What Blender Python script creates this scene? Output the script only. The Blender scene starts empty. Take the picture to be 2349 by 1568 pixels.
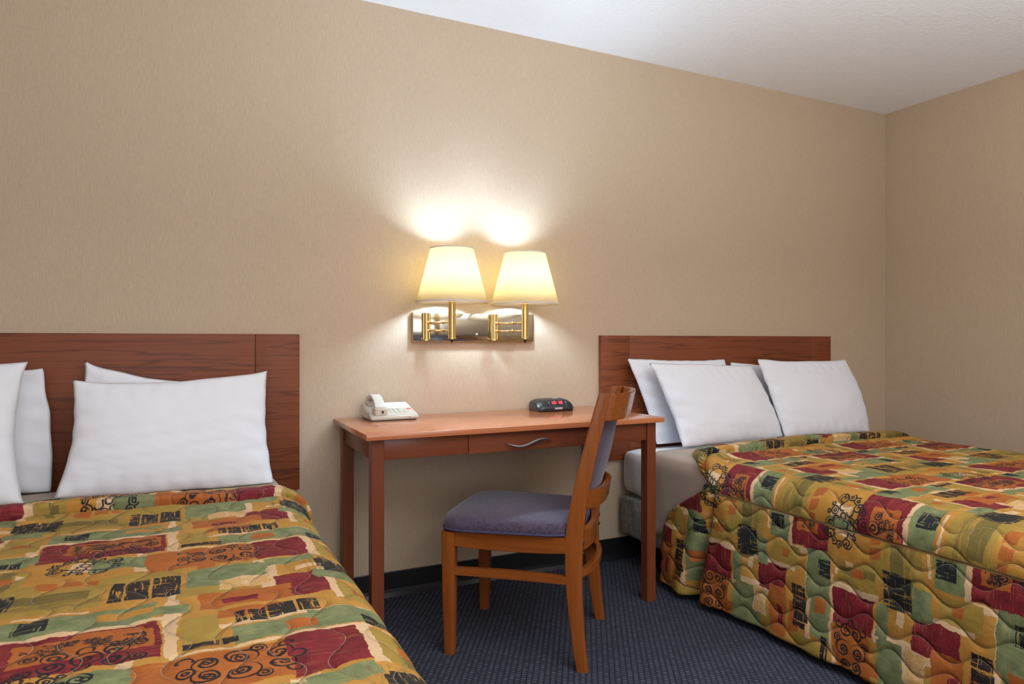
import bpy, bmesh, math, random
import numpy as np
from mathutils import Vector, Matrix
random.seed(7)
SC = bpy.context.scene
COL = SC.collection
PI = math.pi

# ------------------------------------------------------------------ camera, world, light, exposure
FPX = 1570.0
YAW = math.atan((1174.5 - 414) / FPX)
EYE = 1.055
cam = bpy.data.cameras.new('camera')
cam.sensor_width = 36.0
cam.lens = FPX / 2349 * 36
cam.shift_y = -2.0 / 2349
cam.clip_start = 0.05
cam_ob = bpy.data.objects.new('camera', cam)
COL.objects.link(cam_ob)
cam_ob.location = (0, 0, EYE)
cam_ob.rotation_euler = (PI / 2, 0, -YAW)
SC.camera = cam_ob

SC.view_settings.view_transform = 'Standard'
SC.view_settings.look = 'None'
SC.view_settings.gamma = 1
SC.view_settings.exposure = 0.0
SC.view_settings.use_curve_mapping = False

world = bpy.data.worlds.new('sky')
SC.world = world
world.use_nodes = True
world.node_tree.nodes['Background'].inputs[0].default_value = (0.75, 0.85, 1.0, 1)
world.node_tree.nodes['Background'].inputs[1].default_value = 0.6


def area(name, loc, rot, sx, sy, power, color):
    l = bpy.data.lights.new(name, 'AREA')
    l.shape = 'RECTANGLE'; l.size = sx; l.size_y = sy
    l.energy = power; l.color = color
    o = bpy.data.objects.new(name, l)
    o.location = loc; o.rotation_euler = rot
    COL.objects.link(o)
    return o


# room extents
XL, XR, YF, YB, ZC = -2.3, 3.874, -2.2, 2.77, 2.44
# added fill lights, set at the added windows in the front and left walls
area('added_window_fill', (0.3, YF + 0.06, 1.35), (PI / 2, 0, 0), 2.6, 1.5, 31, (.97, 0.96, 1.0))
area('added_window_fill', (XL + 0.06, -0.9, 1.35), (PI / 2, 0, -PI / 2), 1.5, 1.5, 14, (0.86, 0.93, 1.0))
# added upward light behind the camera, bounces fill off the ceiling
area('added_uplight', (1.35, -.5, 1.0), (PI, 0, 0), .30, .30, 172, (.90, .95, 1.0))
BULB_GLOW = 530.0
BULB_COLOR = (.52, 0.74, 1.0)

# ------------------------------------------------------------------ measuring helpers (photo pixel -> point in the room)
FW = (math.sin(YAW), math.cos(YAW)); RT = (math.cos(YAW), -math.sin(YAW))


def ray(px, py):
    u = (px - 1174.5) / FPX; v = (782 - py) / FPX
    return (FW[0] + u * RT[0], FW[1] + u * RT[1], v)


def at_y(px, py, y):
    d = ray(px, py); t = y / d[1]
    return Vector((d[0] * t, y, EYE + d[2] * t))


# ------------------------------------------------------------------ object helpers
def tag(o, label=None, cat=None, group=None, kind=None):
    if label: o['label'] = label
    if cat: o['category'] = cat
    if group: o['group'] = group
    if kind: o['kind'] = kind
    return o


def empty(name, loc, rz=0.0):
    o = bpy.data.objects.new(name, None)
    COL.objects.link(o); o.location = loc; o.rotation_euler = (0, 0, rz)
    o.empty_display_size = 0.05
    return o


def link(name, me, mat=None, parent=None, smooth=False):
    o = bpy.data.objects.new(name, me)
    COL.objects.link(o)
    if mat: me.materials.append(mat)
    if parent: o.parent = parent
    if smooth:
        me.polygons.foreach_set('use_smooth', [True] * len(me.polygons))
    return o


def obj(name, bm, mat=None, parent=None, smooth=False):
    me = bpy.data.meshes.new(name)
    bmesh.ops.recalc_face_normals(bm, faces=bm.faces[:])
    bm.to_mesh(me); bm.free()
    return link(name, me, mat, parent, smooth)


def auto_smooth(o, ang=40):
    me = o.data
    me.polygons.foreach_set('use_smooth', [True] * len(me.polygons))
    bm = bmesh.new(); bm.from_mesh(me)
    a = math.radians(ang)
    for e in bm.edges:
        e.smooth = not (len(e.link_faces) == 2 and e.calc_face_angle(0) > a)
    bm.to_mesh(me); bm.free()
    return o


def bx(bm, x0, x1, y0, y1, z0, z1, bev=0.0, seg=2, mat=None):
    r = bmesh.ops.create_cube(bm, size=1.0)
    vs = r['verts']
    for v in vs:
        v.co = Vector((x0 + (v.co.x + .5) * (x1 - x0), y0 + (v.co.y + .5) * (y1 - y0), z0 + (v.co.z + .5) * (z1 - z0)))
    if bev > 0:
        es = list({e for v in vs for e in v.link_edges})
        r = bmesh.ops.bevel(bm, geom=es, offset=bev, segments=seg, profile=.5, affect='EDGES')
        vs = list({v for f in r['faces'] for v in f.verts} | {v for v in vs if v.is_valid})
    if mat is not None:
        for v in vs: v.co = mat @ v.co
    return vs


def box(name, x0, x1, y0, y1, z0, z1, mat, parent=None, bev=0.0, seg=2):
    bm = bmesh.new(); bx(bm, x0, x1, y0, y1, z0, z1, bev, seg)
    o = obj(name, bm, mat, parent)
    return auto_smooth(o) if bev > 0 else o


def catmull(pts, n=8):
    P = [Vector(p) for p in pts]; out = []
    for i in range(len(P) - 1):
        p0 = P[max(i - 1, 0)]; p1 = P[i]; p2 = P[i + 1]; p3 = P[min(i + 2, len(P) - 1)]
        for k in range(n):
            t = k / n
            out.append(.5 * ((2 * p1) + (p2 - p0) * t + (2 * p0 - 5 * p1 + 4 * p2 - p3) * t * t + (3 * p1 - p0 - 3 * p2 + p3) * t ** 3))
    out.append(P[-1]); return out


def sweep(bm, path, prof, up=Vector((0, 0, 1)), closed=False, cap=True):
    """prof: list of (a,b) or function(i,n) -> list; a along the side vector, b along the up vector."""
    n = len(path); rings = []
    for i, p in enumerate(path):
        if closed: t = path[(i + 1) % n] - path[i - 1]
        else: t = path[min(i + 1, n - 1)] - path[max(i - 1, 0)]
        t.normalize()
        s = t.cross(up)
        if s.length < 1e-6: s = t.cross(Vector((1, 0, 0)))
        s.normalize(); u = s.cross(t).normalized()
        pr = prof(i, n) if callable(prof) else prof
        rings.append([bm.verts.new(p + s * a + u * b) for a, b in pr])
    m = len(rings[0])
    for i in range(n if closed else n - 1):
        A = rings[i]; B = rings[(i + 1) % n]
        for k in range(m):
            bm.faces.new((A[k], A[(k + 1) % m], B[(k + 1) % m], B[k]))
    if cap and not closed:
        bm.faces.new(rings[0]); bm.faces.new(list(reversed(rings[-1])))


def rrect(w, h, r=.003, n=3):
    out = []
    for cx, cy, a0 in ((w / 2 - r, h / 2 - r, 0), (-w / 2 + r, h / 2 - r, 90), (-w / 2 + r, -h / 2 + r, 180), (w / 2 - r, -h / 2 + r, 270)):
        for k in range(n + 1):
            a = math.radians(a0 + 90 * k / n)
            out.append((cx + r * math.cos(a), cy + r * math.sin(a)))
    return out


def circ(r, n=16):
    return [(r * math.cos(2 * PI * k / n), r * math.sin(2 * PI * k / n)) for k in range(n)]


def lathe(bm, prof, n=48, c=(0, 0, 0), flute=None):
    rings = []
    for r, z in prof:
        ring = []
        for k in range(n):
            a = 2 * PI * k / n
            rr = r * (flute(a) if flute else 1)
            ring.append(bm.verts.new((c[0] + rr * math.cos(a), c[1] + rr * math.sin(a), c[2] + z)))
        rings.append(ring)
    for A, B in zip(rings[:-1], rings[1:]):
        for k in range(n):
            bm.faces.new((A[k], A[(k + 1) % n], B[(k + 1) % n], B[k]))
    return rings


def grid_mesh(name, P, UV=None, closed_u=False):
    """P: (n,m,3) array"""
    n, m = P.shape[:2]
    idx = np.arange(n * m).reshape(n, m)
    q = np.stack([idx[:-1, :-1], idx[1:, :-1], idx[1:, 1:], idx[:-1, 1:]], -1).reshape(-1, 4)
    me = bpy.data.meshes.new(name)
    me.from_pydata(P.reshape(-1, 3).tolist(), [], q.tolist())
    if UV is not None:
        uv = me.uv_layers.new(name='flat')
        uv.data.foreach_set('uv', UV.reshape(-1, 2)[q.reshape(-1)].astype(np.float32).ravel())
    me.update()
    return me


def vnoise(seed, *shape_coords, scale=1.0, octaves=2):
    """cheap smooth noise out of summed sines"""
    rng = np.random.RandomState(seed)
    out = 0
    for o in range(octaves):
        for k in range(5):
            ph = rng.rand() * 6.28
            arg = ph
            for c in shape_coords:
                arg = arg + c * rng.randn() * scale * (2 ** o)
            out = out + np.sin(arg) / (5 * 1.6 ** o)
    return out


# ------------------------------------------------------------------ material helpers
class G:
    """tiny node-graph writer"""
    def __init__(s, name, rough=.6):
        s.mat = bpy.data.materials.new(name); s.mat.use_nodes = True
        s.t = s.mat.node_tree; s.N = s.t.nodes; s.L = s.t.links
        s.b = s.N['Principled BSDF']; s.b.inputs['Roughness'].default_value = rough
        s.out = s.N['Material Output']

    def node(s, typ, ins=None, **kw):
        n = s.N.new(typ)
        for k, v in kw.items(): setattr(n, k, v)
        for k, v in (ins or {}).items(): s.put(n.inputs[k], v)
        return n

    def put(s, sock, v):
        if isinstance(v, bpy.types.NodeSocket): s.L.new(v, sock)
        else:
            if sock.type == 'RGBA' and len(v) == 3: v = (*v, 1)
            sock.default_value = v

    def m(s, op, a, b=None, c=None, clamp=False):
        n = s.node('ShaderNodeMath', operation=op, use_clamp=clamp)
        for i, v in enumerate((a, b, c)):
            if v is not None: s.put(n.inputs[i], v)
        return n.outputs[0]

    def v(s, op, a, b=None, c=None, out=0):
        n = s.node('ShaderNodeVectorMath', operation=op)
        for i, x in enumerate((a, b, c)):
            if x is not None: s.put(n.inputs[i], x)
        return n.outputs[out]

    def mix(s, f, a, b, blend='MIX'):
        n = s.node('ShaderNodeMix', data_type='RGBA', blend_type=blend)
        s.put(n.inputs[0], f); s.put(n.inputs[6], a); s.put(n.inputs[7], b)
        return n.outputs[2]

    def noise(s, vec, scale, detail=3, rough=.55, out=0):
        n = s.node('ShaderNodeTexNoise')
        s.put(n.inputs['Vector'], vec); n.inputs['Scale'].default_value = scale
        n.inputs['Detail'].default_value = detail; n.inputs['Roughness'].default_value = rough
        return n.outputs[out]

    def ramp(s, f, stops):
        n = s.node('ShaderNodeValToRGB'); s.put(n.inputs[0], f)
        cr = n.color_ramp
        while len(cr.elements) < len(stops): cr.elements.new(.5)
        for e, (p, c) in zip(cr.elements, stops): e.position = p; e.color = (*c, 1)
        return n.outputs[0]

    def sep(s, vec):
        n = s.node('ShaderNodeSeparateXYZ'); s.put(n.inputs[0], vec)
        return n.outputs

    def comb(s, x=0.0, y=0.0, z=0.0):
        n = s.node('ShaderNodeCombineXYZ')
        for i, q in enumerate((x, y, z)): s.put(n.inputs[i], q)
        return n.outputs[0]

    def step(s, x, lo, hi):
        n = s.node('ShaderNodeMapRange', clamp=True)
        s.put(n.inputs[0], x); n.inputs[1].default_value = lo; n.inputs[2].default_value = hi
        return n.outputs[0]

    def bump(s, h, strength=.3, dist=.002):
        n = s.node('ShaderNodeBump')
        s.put(n.inputs['Height'], h); n.inputs['Strength'].default_value = strength
        n.inputs['Distance'].default_value = dist
        s.L.new(n.outputs[0], s.b.inputs['Normal'])

    def color(s, c): s.put(s.b.inputs['Base Color'], c)

    def obj_co(s): return s.node('ShaderNodeTexCoord').outputs['Object']
    def uv(s): return s.node('ShaderNodeTexCoord').outputs['UV']


def plain(name, col, rough=.5, metal=0.0, var=.06, scale=30, coat=0.0):
    g = G(name, rough)
    n = g.noise(g.obj_co(), scale, 2)
    a = tuple(max(0, c * (1 - var)) for c in col); b = tuple(min(1, c * (1 + var)) for c in col)
    g.color(g.mix(n, a, b))
    g.b.inputs['Metallic'].default_value = metal
    g.b.inputs['Coat Weight'].default_value = coat
    return g.mat


def emissive(name, col, strength):
    g = G(name); g.color(col)
    g.put(g.b.inputs['Emission Color'], col); g.b.inputs['Emission Strength'].default_value = strength
    return g.mat


def wood(name, dark, mid, light, axis='x', scale=1.0, rough=.35, figure=.5, coat=.15):
    g = G(name, rough)
    co = g.obj_co()
    st = {'x': (0.6, 9, 9), 'y': (9, .6, 9), 'z': (9, 9, .6)}[axis]
    mp = g.v('MULTIPLY', co, tuple(q * scale for q in st))
    n1 = g.noise(mp, 1.6, 4, .55)
    fig = g.m('FRACT', g.m('MULTIPLY', n1, 7.0))
    fig = g.m('ABSOLUTE', g.m('SUBTRACT', fig, .5))
    line = g.step(fig, .0, .16)
    st2 = {'x': (2, 120, 120), 'y': (120, 2, 120), 'z': (120, 120, 2)}[axis]
    fine = g.noise(g.v('MULTIPLY', co, st2), 1.0, 3, .6)
    c = g.mix(n1, mid, light)
    c = g.mix(g.m('MULTIPLY', g.m('SUBTRACT', 1.0, line), figure), c, dark)
    c = g.mix(g.m('MULTIPLY', g.step(fine, .45, .75), .35), c, dark)
    g.color(c)
    g.b.inputs['Coat Weight'].default_value = coat
    g.b.inputs['Specular IOR Level'].default_value = .3
    g.b.inputs['Coat Roughness'].default_value = .15
    g.bump(fine, .05, .001)
    return g.mat


# ---- wallpaper: beige vinyl with fine broken vertical threads
def wallpaper():
    g = G('wallpaper', .62)
    co = g.obj_co()
    thr = g.noise(g.v('MULTIPLY', co, (640, 640, 34)), 1.0, 2, .6)
    spk = g.noise(g.v('MULTIPLY', co, (260, 260, 200)), 1.0, 2, .6)
    c = g.mix(g.step(thr, .35, .68), (.47, .348, .236), (.55, .415, .290))
    c = g.mix(g.m('MULTIPLY', g.step(spk, .5, .75), .35), c, (.62, .51, .39))
    g.color(c)
    g.bump(g.m('ADD', thr, spk), .25, .0015)
    return g.mat


def ceiling_paint():
    g = G('ceiling_paint', .75)
    co = g.obj_co()
    n = g.noise(co, 55, 4, .7)
    g.color(g.mix(n, (.87, .87, .87), (.90, .90, .90)))
    g.bump(g.step(n, .45, .62), .35, .003)
    return g.mat


def carpet():
    g = G('carpet', .95)
    co = g.obj_co()
    rt = g.node('ShaderNodeVectorRotate', rotation_type='Z_AXIS', ins={'Vector': co, 'Angle': math.radians(32)})
    s = g.sep(rt.outputs[0])
    col = g.m('MULTIPLY', s[0], 1 / .0185)      # column pitch
    ci = g.m('FLOOR', col)
    u = g.m('FRACT', col)
    row = g.m('ADD', g.m('MULTIPLY', s[1], 1 / .0145), g.m('MULTIPLY', ci, .5))
    v = g.m('FRACT', row)
    du = g.m('ABSOLUTE', g.m('SUBTRACT', u, .5)); dv = g.m('ABSOLUTE', g.m('SUBTRACT', v, .5))
    loop = g.m('MULTIPLY', g.m('SUBTRACT', 1.0, g.step(du, .26, .40)), g.m('SUBTRACT', 1.0, g.step(dv, .24, .42)))
    cell = g.node('ShaderNodeTexWhiteNoise', noise_dimensions='2D')
    g.put(cell.inputs['Vector'], g.comb(ci, g.m('FLOOR', row)))
    big = g.noise(co, 5, 3)
    lightc = g.mix(cell.outputs[0], (.045, .047, .062), (.095, .098, .118))
    lightc = g.mix(g.m('MULTIPLY', g.step(g.noise(co, 90, 2), .55, .7), .6), lightc, (.10, .05, .07))
    c = g.mix(loop, (.008, .011, .028), lightc)
    c = g.mix(g.m('MULTIPLY', big, .35), c, (.02, .026, .06))
    g.color(c)
    fuzz = g.noise(co, 900, 2)
    g.bump(g.m('ADD', loop, g.m('MULTIPLY', fuzz, .5)), .6, .003)
    return g.mat


# ---- the printed quilt, one repeat 0.64 x 0.58 m, in flat cloth coordinates (UV, metres)
def quilt():
    g = G('quilted_print', .7)
    g.b.inputs['Specular IOR Level'].default_value = .25
    PU, PV = .64, .58
    uv0 = g.uv()
    d1 = g.noise(uv0, 60, 3, .65, out=1)
    d2 = g.noise(uv0, 9, 2, .5, out=1)
    off = g.v('ADD', g.v('MULTIPLY', g.v('SUBTRACT', d1, (.5, .5, .5)), (.014, .014, 0)),
              g.v('MULTIPLY', g.v('SUBTRACT', d2, (.5, .5, .5)), (.035, .035, 0)))
    P = g.v('MULTIPLY', g.v('ADD', uv0, off), (1, 1, 0))
    n_sm = g.noise(uv0, 26, 4, .65)
    n_md = g.noise(uv0, 7, 3, .6)
    streak_v = g.noise(g.v('MULTIPLY', uv0, (160, 14, 1)), 1.0, 3, .6)
    streak_u = g.noise(g.v('MULTIPLY', uv0, (14, 160, 1)), 1.0, 3, .6)
    speck = g.noise(uv0, 210, 3, .7)

    def local(P_, cu, cv):
        w = g.v('SUBTRACT', P_, (cu, cv, 0))
        return g.v('WRAP', w, (PU / 2, PV / 2, 1), (-PU / 2, -PV / 2, -1))

    def wrapped(P_):
        q = g.sep(P_)
        return g.m('WRAP', q[0], PU, 0.0), g.m('WRAP', q[1], PV, 0.0)

    WP = {}

    def rect(u0, u1, v0, v1, soft=None, P_=None):
        """mask of a rectangle (cm) in the repeating tile; one that runs over the tile's rim comes back in on the other side"""
        key = 'f' if P_ is not None else 'p'
        if key not in WP: WP[key] = wrapped(P_ or P)
        U_, V_ = WP[key]
        acc = None
        for du in (-64, 0, 64):
            if u1 + du <= 0 or u0 + du >= 64: continue
            for dv in (-58, 0, 58):
                if v1 + dv <= 0 or v0 + dv >= 58: continue
                mu = g.m('COMPARE', U_, (u0 + u1 + 2 * du) / 200, (u1 - u0) / 200)
                mv = g.m('COMPARE', V_, (v0 + v1 + 2 * dv) / 200, (v1 - v0) / 200)
                r_ = g.m('MULTIPLY', mu, mv)
                acc = r_ if acc is None else g.m('MAXIMUM', acc, r_)
        return acc

    cream = (.62, .41, .23)
    c = g.mix(g.step(n_md, .35, .65), (.40, .185, .030), (.48, .24, .048))     # ochre ground

    ochre = lambda: g.mix(n_sm, (.37, .165, .022), (.49, .24, .048))
    olive = lambda: g.mix(n_sm, (.27, .165, .024), (.38, .25, .055))
    green = lambda: g.mix(g.step(n_sm, .3, .7), (.105, .135, .055), (.24, .255, .115))
    orange = lambda: g.mix(n_sm, (.29, .070, .012), (.44, .130, .026))
    red = lambda: g.mix(g.step(n_sm, .3, .75), (.11, .008, .012), (.25, .020, .028))
    dolive = lambda: g.mix(n_sm, (.10, .075, .02), (.22, .16, .04))
    K = dict(c=lambda: cream, o=ochre, l=olive, g=green, n=orange, r=red, d=dolive)
    KC = {k: f() for k, f in K.items()}

    L = [  # colour, u0,u1,v0,v1 in cm
        ('l', 0, 17, 28, 40), ('l', 14, 30, 39, 47), ('l', -2, 6, 38, 56), ('o', 2, 22, 44, 56),
        # cream seams
        ('c', 0, 29, 15.2, 17.4), ('c', 27, 30, 0, 29), ('c', 21, 24, 46, 60), ('c', 34, 66, 7.5, 9.6), ('c', 44, 48, 25, 43),
        ('c', 52, 66, 33, 36), ('c', 55.5, 58, 14, 33), ('c', 28, 60, 57.2, 58.8), ('c', 55.5, 58.5, 42, 58),
        ('c', -1, 2, 2, 17), ('c', 4, 16, 25.5, 27), ('c', -6, 2, 50, 53), ('c', -4, -1, 46, 57),
        # green strip with black window
        ('g', 2, 26, 17, 25), ('g', 20, 31, 18, 22), ('o', 17, 26, 20, 23),
        # red block
        ('r', 2, 27, 1, 15.5), ('n', 7, 26, 5.5, 13.5), ('n', 14, 25, 7, 15),
        # scroll ground
        ('g', 13, 24, 49, 57), ('c', 9, 13, 50, 56),
        # orange squares
        ('n', 4.5, 8, 41, 44.5), ('n', 9, 12.5, 41.2, 44.4), ('n', 13.4, 15.6, 41.5, 44),
        # olive brush column towards the books
        ('d', -7, 15, 34, 38), ('d', -7, 2, 31, 38),
        # big orange with dark red end
        ('n', 23.5, 47, 44.5, 57), ('r', 45, 56, 43.5, 57.5), ('n', 33, 37, 41, 46),
        ('g', 31, 45, 29.5, 42), ('g', 34, 46, 33, 41), ('l', 29, 40, 25, 30),
        ('r', 46.5, 56, 18, 30.5), ('n', 33, 49, 17.5, 25.5), ('r', 37, 43, 19, 21.5), ('n', 36, 46, 12, 16),
        ('c', 37, 46.5, 27, 33.5),
        ('g', 38, 65, .8, 7.4), ('g', 50, 66, 2, 9), ('n', 46, 51, 2, 6),
        ('l', 58, 64.5, 42, 56), ('d', 61.5, 64, 43, 55), ('l', 57.5, 65, 12, 24), ('n', 61, 64, 47, 51),
        ('c', 59, 61, 36, 40), ('g', 55, 64, 26, 31), ('l', 30, 36, 4, 14), ('n', 60, 63, 17, 20), ('g', 46, 56, 38.5, 42.5),
    ]
    for k, u0, u1, v0, v1 in L:
        if k == 'c':                                      # the light gaps are narrow
            if u1 - u0 < 4: u0 += .45; u1 -= .45
            if v1 - v0 < 4: v0 += .35; v1 -= .35
        c = g.mix(rect(u0, u1, v0, v1), c, KC[k])

    # watery wash marks inside the patches
    c = g.mix(g.m('MULTIPLY', g.step(streak_u, .56, .70), .25), c, (.58, .32, .08))
    c = g.mix(g.m('MULTIPLY', g.step(streak_v, .60, .72), .22), c, (.20, .12, .03))

    # black printing
    Pf = g.v('MULTIPLY', g.v('ADD', uv0, g.v('MULTIPLY', g.v('SUBTRACT', d1, (.5, .5, .5)), (.006, .006, 0))), (1, 1, 0))
    black = (.010, .012, .015)
    scr = g.step(g.m('MAXIMUM', g.m('MULTIPLY', streak_v, 1.04), g.m('MULTIPLY', streak_u, 1.0)), .635, .605)
    dry = g.step(speck, .60, .52)
    bars = None
    for u0, u1, v0, v1 in ((18, 20.2, 28, 39.5), (20.6, 24.6, 28.3, 39), (25.2, 30, 28, 39.5), (57, 61, 31, 40), (61.4, 66.5, 31.5, 40.2),
                           (38.5, 40.3, 9.5, 14.6), (40.7, 43.6, 8.6, 14.4), (44, 48.4, 9.2, 15), (48.9, 52.5, 9.6, 15.2),
                           (5, 10, 19, 24.6), (58, 63.6, .4, 4.6), (30.2, 38.8, 1.4, 3.6), (-8, -2.6, 33, 39)):
        r_ = rect(u0, u1, v0, v1, .0008, Pf)
        bars = r_ if bars is None else g.m('MAXIMUM', bars, r_)
    ink = g.m('MULTIPLY', bars, scr)
    # dry brush beside the books
    db = g.m('MULTIPLY', rect(1, 17.5, 30.5, 33.8), g.step(streak_u, .56, .52))
    c = g.mix(g.m('MULTIPLY', db, .6), c, (.16, .11, .03))
    db2 = g.m('MULTIPLY', rect(8, 25, 8, 12.5), g.m('MULTIPLY', g.step(n_sm, .46, .50), dry))
    ink = g.m('MAXIMUM', ink, db2)
    sw = rect(-10, -1, 30, 41)
    c = g.mix(g.m('MULTIPLY', sw, g.m('MULTIPLY', g.step(streak_v, .5, .56), .5)), c, dolive())

    def ringm(loc, cx, cy, r, w, gate=None):
        q = g.v('SUBTRACT', loc, (cx / 100, cy / 100, 0))
        d = g.m('ABSOLUTE', g.m('SUBTRACT', g.v('LENGTH', q, out=1), r / 100))
        m_ = g.step(d, w / 100, w / 160)
        if gate:                                             # an open C: cut away the side facing the given direction
            dt = g.v('DOT_PRODUCT', q, (gate[0], gate[1], 0), out=1)
            m_ = g.m('MULTIPLY', m_, g.step(dt, r / 100 * .55, r / 100 * .45))
        return m_

    def volute(loc, cx, cy, r, w, gate):
        """a spiral of about two turns"""
        q = g.v('SUBTRACT', loc, (cx / 100, cy / 100, 0))
        s_ = g.sep(q)
        ln = g.v('LENGTH', q, out=1)
        th = g.m('MULTIPLY', g.m('ARCTAN2', s_[1], s_[0]), (1 if gate[0] + gate[1] > 0 else -1) / (2 * PI))
        pitch = r * .62 / 100
        f = g.m('ABSOLUTE', g.m('SUBTRACT', g.m('FRACT', g.m('ADD', g.m('DIVIDE', ln, pitch), th)), .5))
        hw = w / 100 / pitch
        return g.m('MULTIPLY', g.step(f, hw * 1.1, hw * .6), g.m('LESS_THAN', ln, r * 1.12 / 100))

    def scroll(cu, cv, rot, kx, ky, arcs, w):
        loc = local(Pf, cu / 100, cv / 100)
        n = g.node('ShaderNodeVectorRotate', rotation_type='Z_AXIS', ins={'Vector': loc, 'Angle': math.radians(rot)})
        q = g.v('ABSOLUTE', n.outputs[0]) if (kx and ky) else n.outputs[0]
        if kx and not ky:
            s_ = g.sep(q); q = g.comb(g.m('ABSOLUTE', s_[0]), s_[1], 0.0)
        acc = None
        for cx, cy, r, gt in arcs:
            m_ = volute(q, cx, cy, r, w, gt) if (gt and r >= 1.15) else ringm(q, cx, cy, r, w, gt)
            acc = m_ if acc is None else g.m('MAXIMUM', acc, m_)
        # keep the motif near its centre
        return g.m('MULTIPLY', acc, g.step(g.v('LENGTH', loc, out=1), .155, .15))

    s1 = scroll(12, 54, 20, True, True, [(4.2, 3.2, 1.7, (-1, .3)), (2.0, 1.6, 1.1, (1, -1)), (6.0, 1.1, 1.1, (.2, 1)), (0, 3.4, 1.2, (0, 1)),
                                         (5.2, 3.2, .55, None), (6.0, 1.3, .4, None), (0, 0, .9, None), (1.2, 4.9, .5, None)], .28)
    s2 = scroll(38, 51, 90, True, False, [(2.6, 0, 2.5, (-1, .6)), (2.2, 0, 1.3, (1, .2)), (1.9, 5.6, 2.0, (-.4, -1)), (1.7, 5.2, .9, (1, .5)), (1.8, -4.6, 1.9, (-.3, 1)),
                                          (2.3, -4.4, .7, None), (4.6, 2.8, 1.2, (-1, 0)), (0, -7.2, 1.3, (0, 1)), (3.7, -7.4, 1.1, (-1, 0)), (4.3, 7.0, 1.0, (-1, .3)),
                                          (0, 8.2, 1.1, (0, -1))], .27)
    s3 = scroll(17, 5, 90, True, False, [(1.9, 4, 1.9, (0, -1)), (1.6, 3.8, .8, None), (1.7, -3.8, 1.8, (0, 1)), (1.5, -4, .75, None), (0, 0, 2.2, (0, -1)), (2.6, 7.4, 1.2, (1, 0)),
                                         (2.4, -7.2, 1.2, (1, .2)), (2.9, 0, 1.1, (-1, 0))], .26)
    ink = g.m('MAXIMUM', ink, g.m('MAXIMUM', g.m('MAXIMUM', s1, s2), s3))
    c = g.mix(g.m('MULTIPLY', ink, .97), c, black)
    # ochre swirl on cream
    s4 = scroll(41.5, 30, 0, True, True, [(1.6, 1.2, 1.3, (1, 0)), (3.4, 1.6, 1.2, (-1, 0)), (0, 2.4, 1.0, (0, 1)), (3.6, .8, .5, None)], .30)
    c = g.mix(g.m('MULTIPLY', s4, .8), c, (.55, .30, .07))

    # quilting thread: two families of waves that meet and part
    s = g.sep(uv0)
    pitch, lam, amp = .074, .165, .021
    wob = g.m('MULTIPLY', g.m('SINE', g.m('MULTIPLY', s[1], 2 * PI / lam)), amp)
    k = g.m('DIVIDE', s[0], pitch)
    ki = g.m('ROUND', k)
    par = g.m('SUBTRACT', g.m('MULTIPLY', g.m('ABSOLUTE', g.m('SUBTRACT', g.m('MULTIPLY', ki, .5), g.m('ROUND', g.m('MULTIPLY', ki, .5)))), 4.0), 1.0)
    dd = g.m('ABSOLUTE', g.m('ADD', g.m('SUBTRACT', s[0], g.m('MULTIPLY', ki, pitch)), g.m('MULTIPLY', wob, par)))
    thread = g.step(dd, .0011, .0005)
    groove = g.step(dd, 0, .012)
    c = g.mix(g.m('MULTIPLY', thread, .38), c, (.72, .60, .45))
    g.color(c)
    wr = g.noise(uv0, 14, 3, .6)
    g.bump(g.m('ADD', g.m('POWER', groove, .5), g.m('MULTIPLY', wr, 1.1)), .8, .006)
    return g.mat


def quilt_puff(U, V):
    pitch, lam, amp = .074, .165, .021
    k = np.round(U / pitch); par = np.where(np.mod(k, 2) == 0, -1.0, 1.0)
    dd = np.abs(U - k * pitch + amp * np.sin(V * 2 * PI / lam) * par)
    return np.sqrt(np.clip(dd / .03, 0, 1))


def floral():
    g = G('floral_ticking', .6)
    co = g.obj_co()
    w = g.v('ADD', co, g.v('MULTIPLY', g.noise(co, 14, 3, out=1), (.06, .06, .06)))
    vo = g.node('ShaderNodeTexVoronoi', feature='DISTANCE_TO_EDGE', ins={'Vector': w, 'Scale': 26.0})
    n = g.noise(w, 22, 3)
    c = g.mix(g.step(n, .47, .53), (.26, .28, .27), (.40, .38, .39))
    c = g.mix(g.m('MULTIPLY', g.step(vo.outputs[0], .05, .02), .6), c, (.14, .17, .15))
    g.color(c); g.bump(n, .2, .002)
    return g.mat


def seat_fabric(name, a, b, c_):
    g = G(name, .85)
    co = g.obj_co()
    w = g.v('ADD', co, g.v('MULTIPLY', g.noise(co, 60, 2, out=1), (.012, .012, .012)))
    vo = g.node('ShaderNodeTexVoronoi', feature='F1', ins={'Vector': w, 'Scale': 75.0})
    ring = g.m('ABSOLUTE', g.m('SUBTRACT', vo.outputs['Distance'], .42))
    c = g.mix(g.step(ring, .10, .05), a, b)
    c = g.mix(g.m('MULTIPLY', g.noise(co, 500, 1), .5), c, c_)
    g.color(c); g.bump(ring, .25, .001)
    g.b.inputs['Sheen Weight'].default_value = .2
    return g.mat


def cloth(name, col, rough=.85, bumps=.15):
    g = G(name, rough)
    co = g.obj_co()
    n = g.noise(co, 700, 2); m = g.noise(co, 6, 3)
    g.color(g.mix(m, tuple(c * .97 for c in col), col))
    g.bump(g.m('ADD', g.m('MULTIPLY', n, .2), m), bumps, .004)
    g.b.inputs['Sheen Weight'].default_value = .1
    return g.mat


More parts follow.
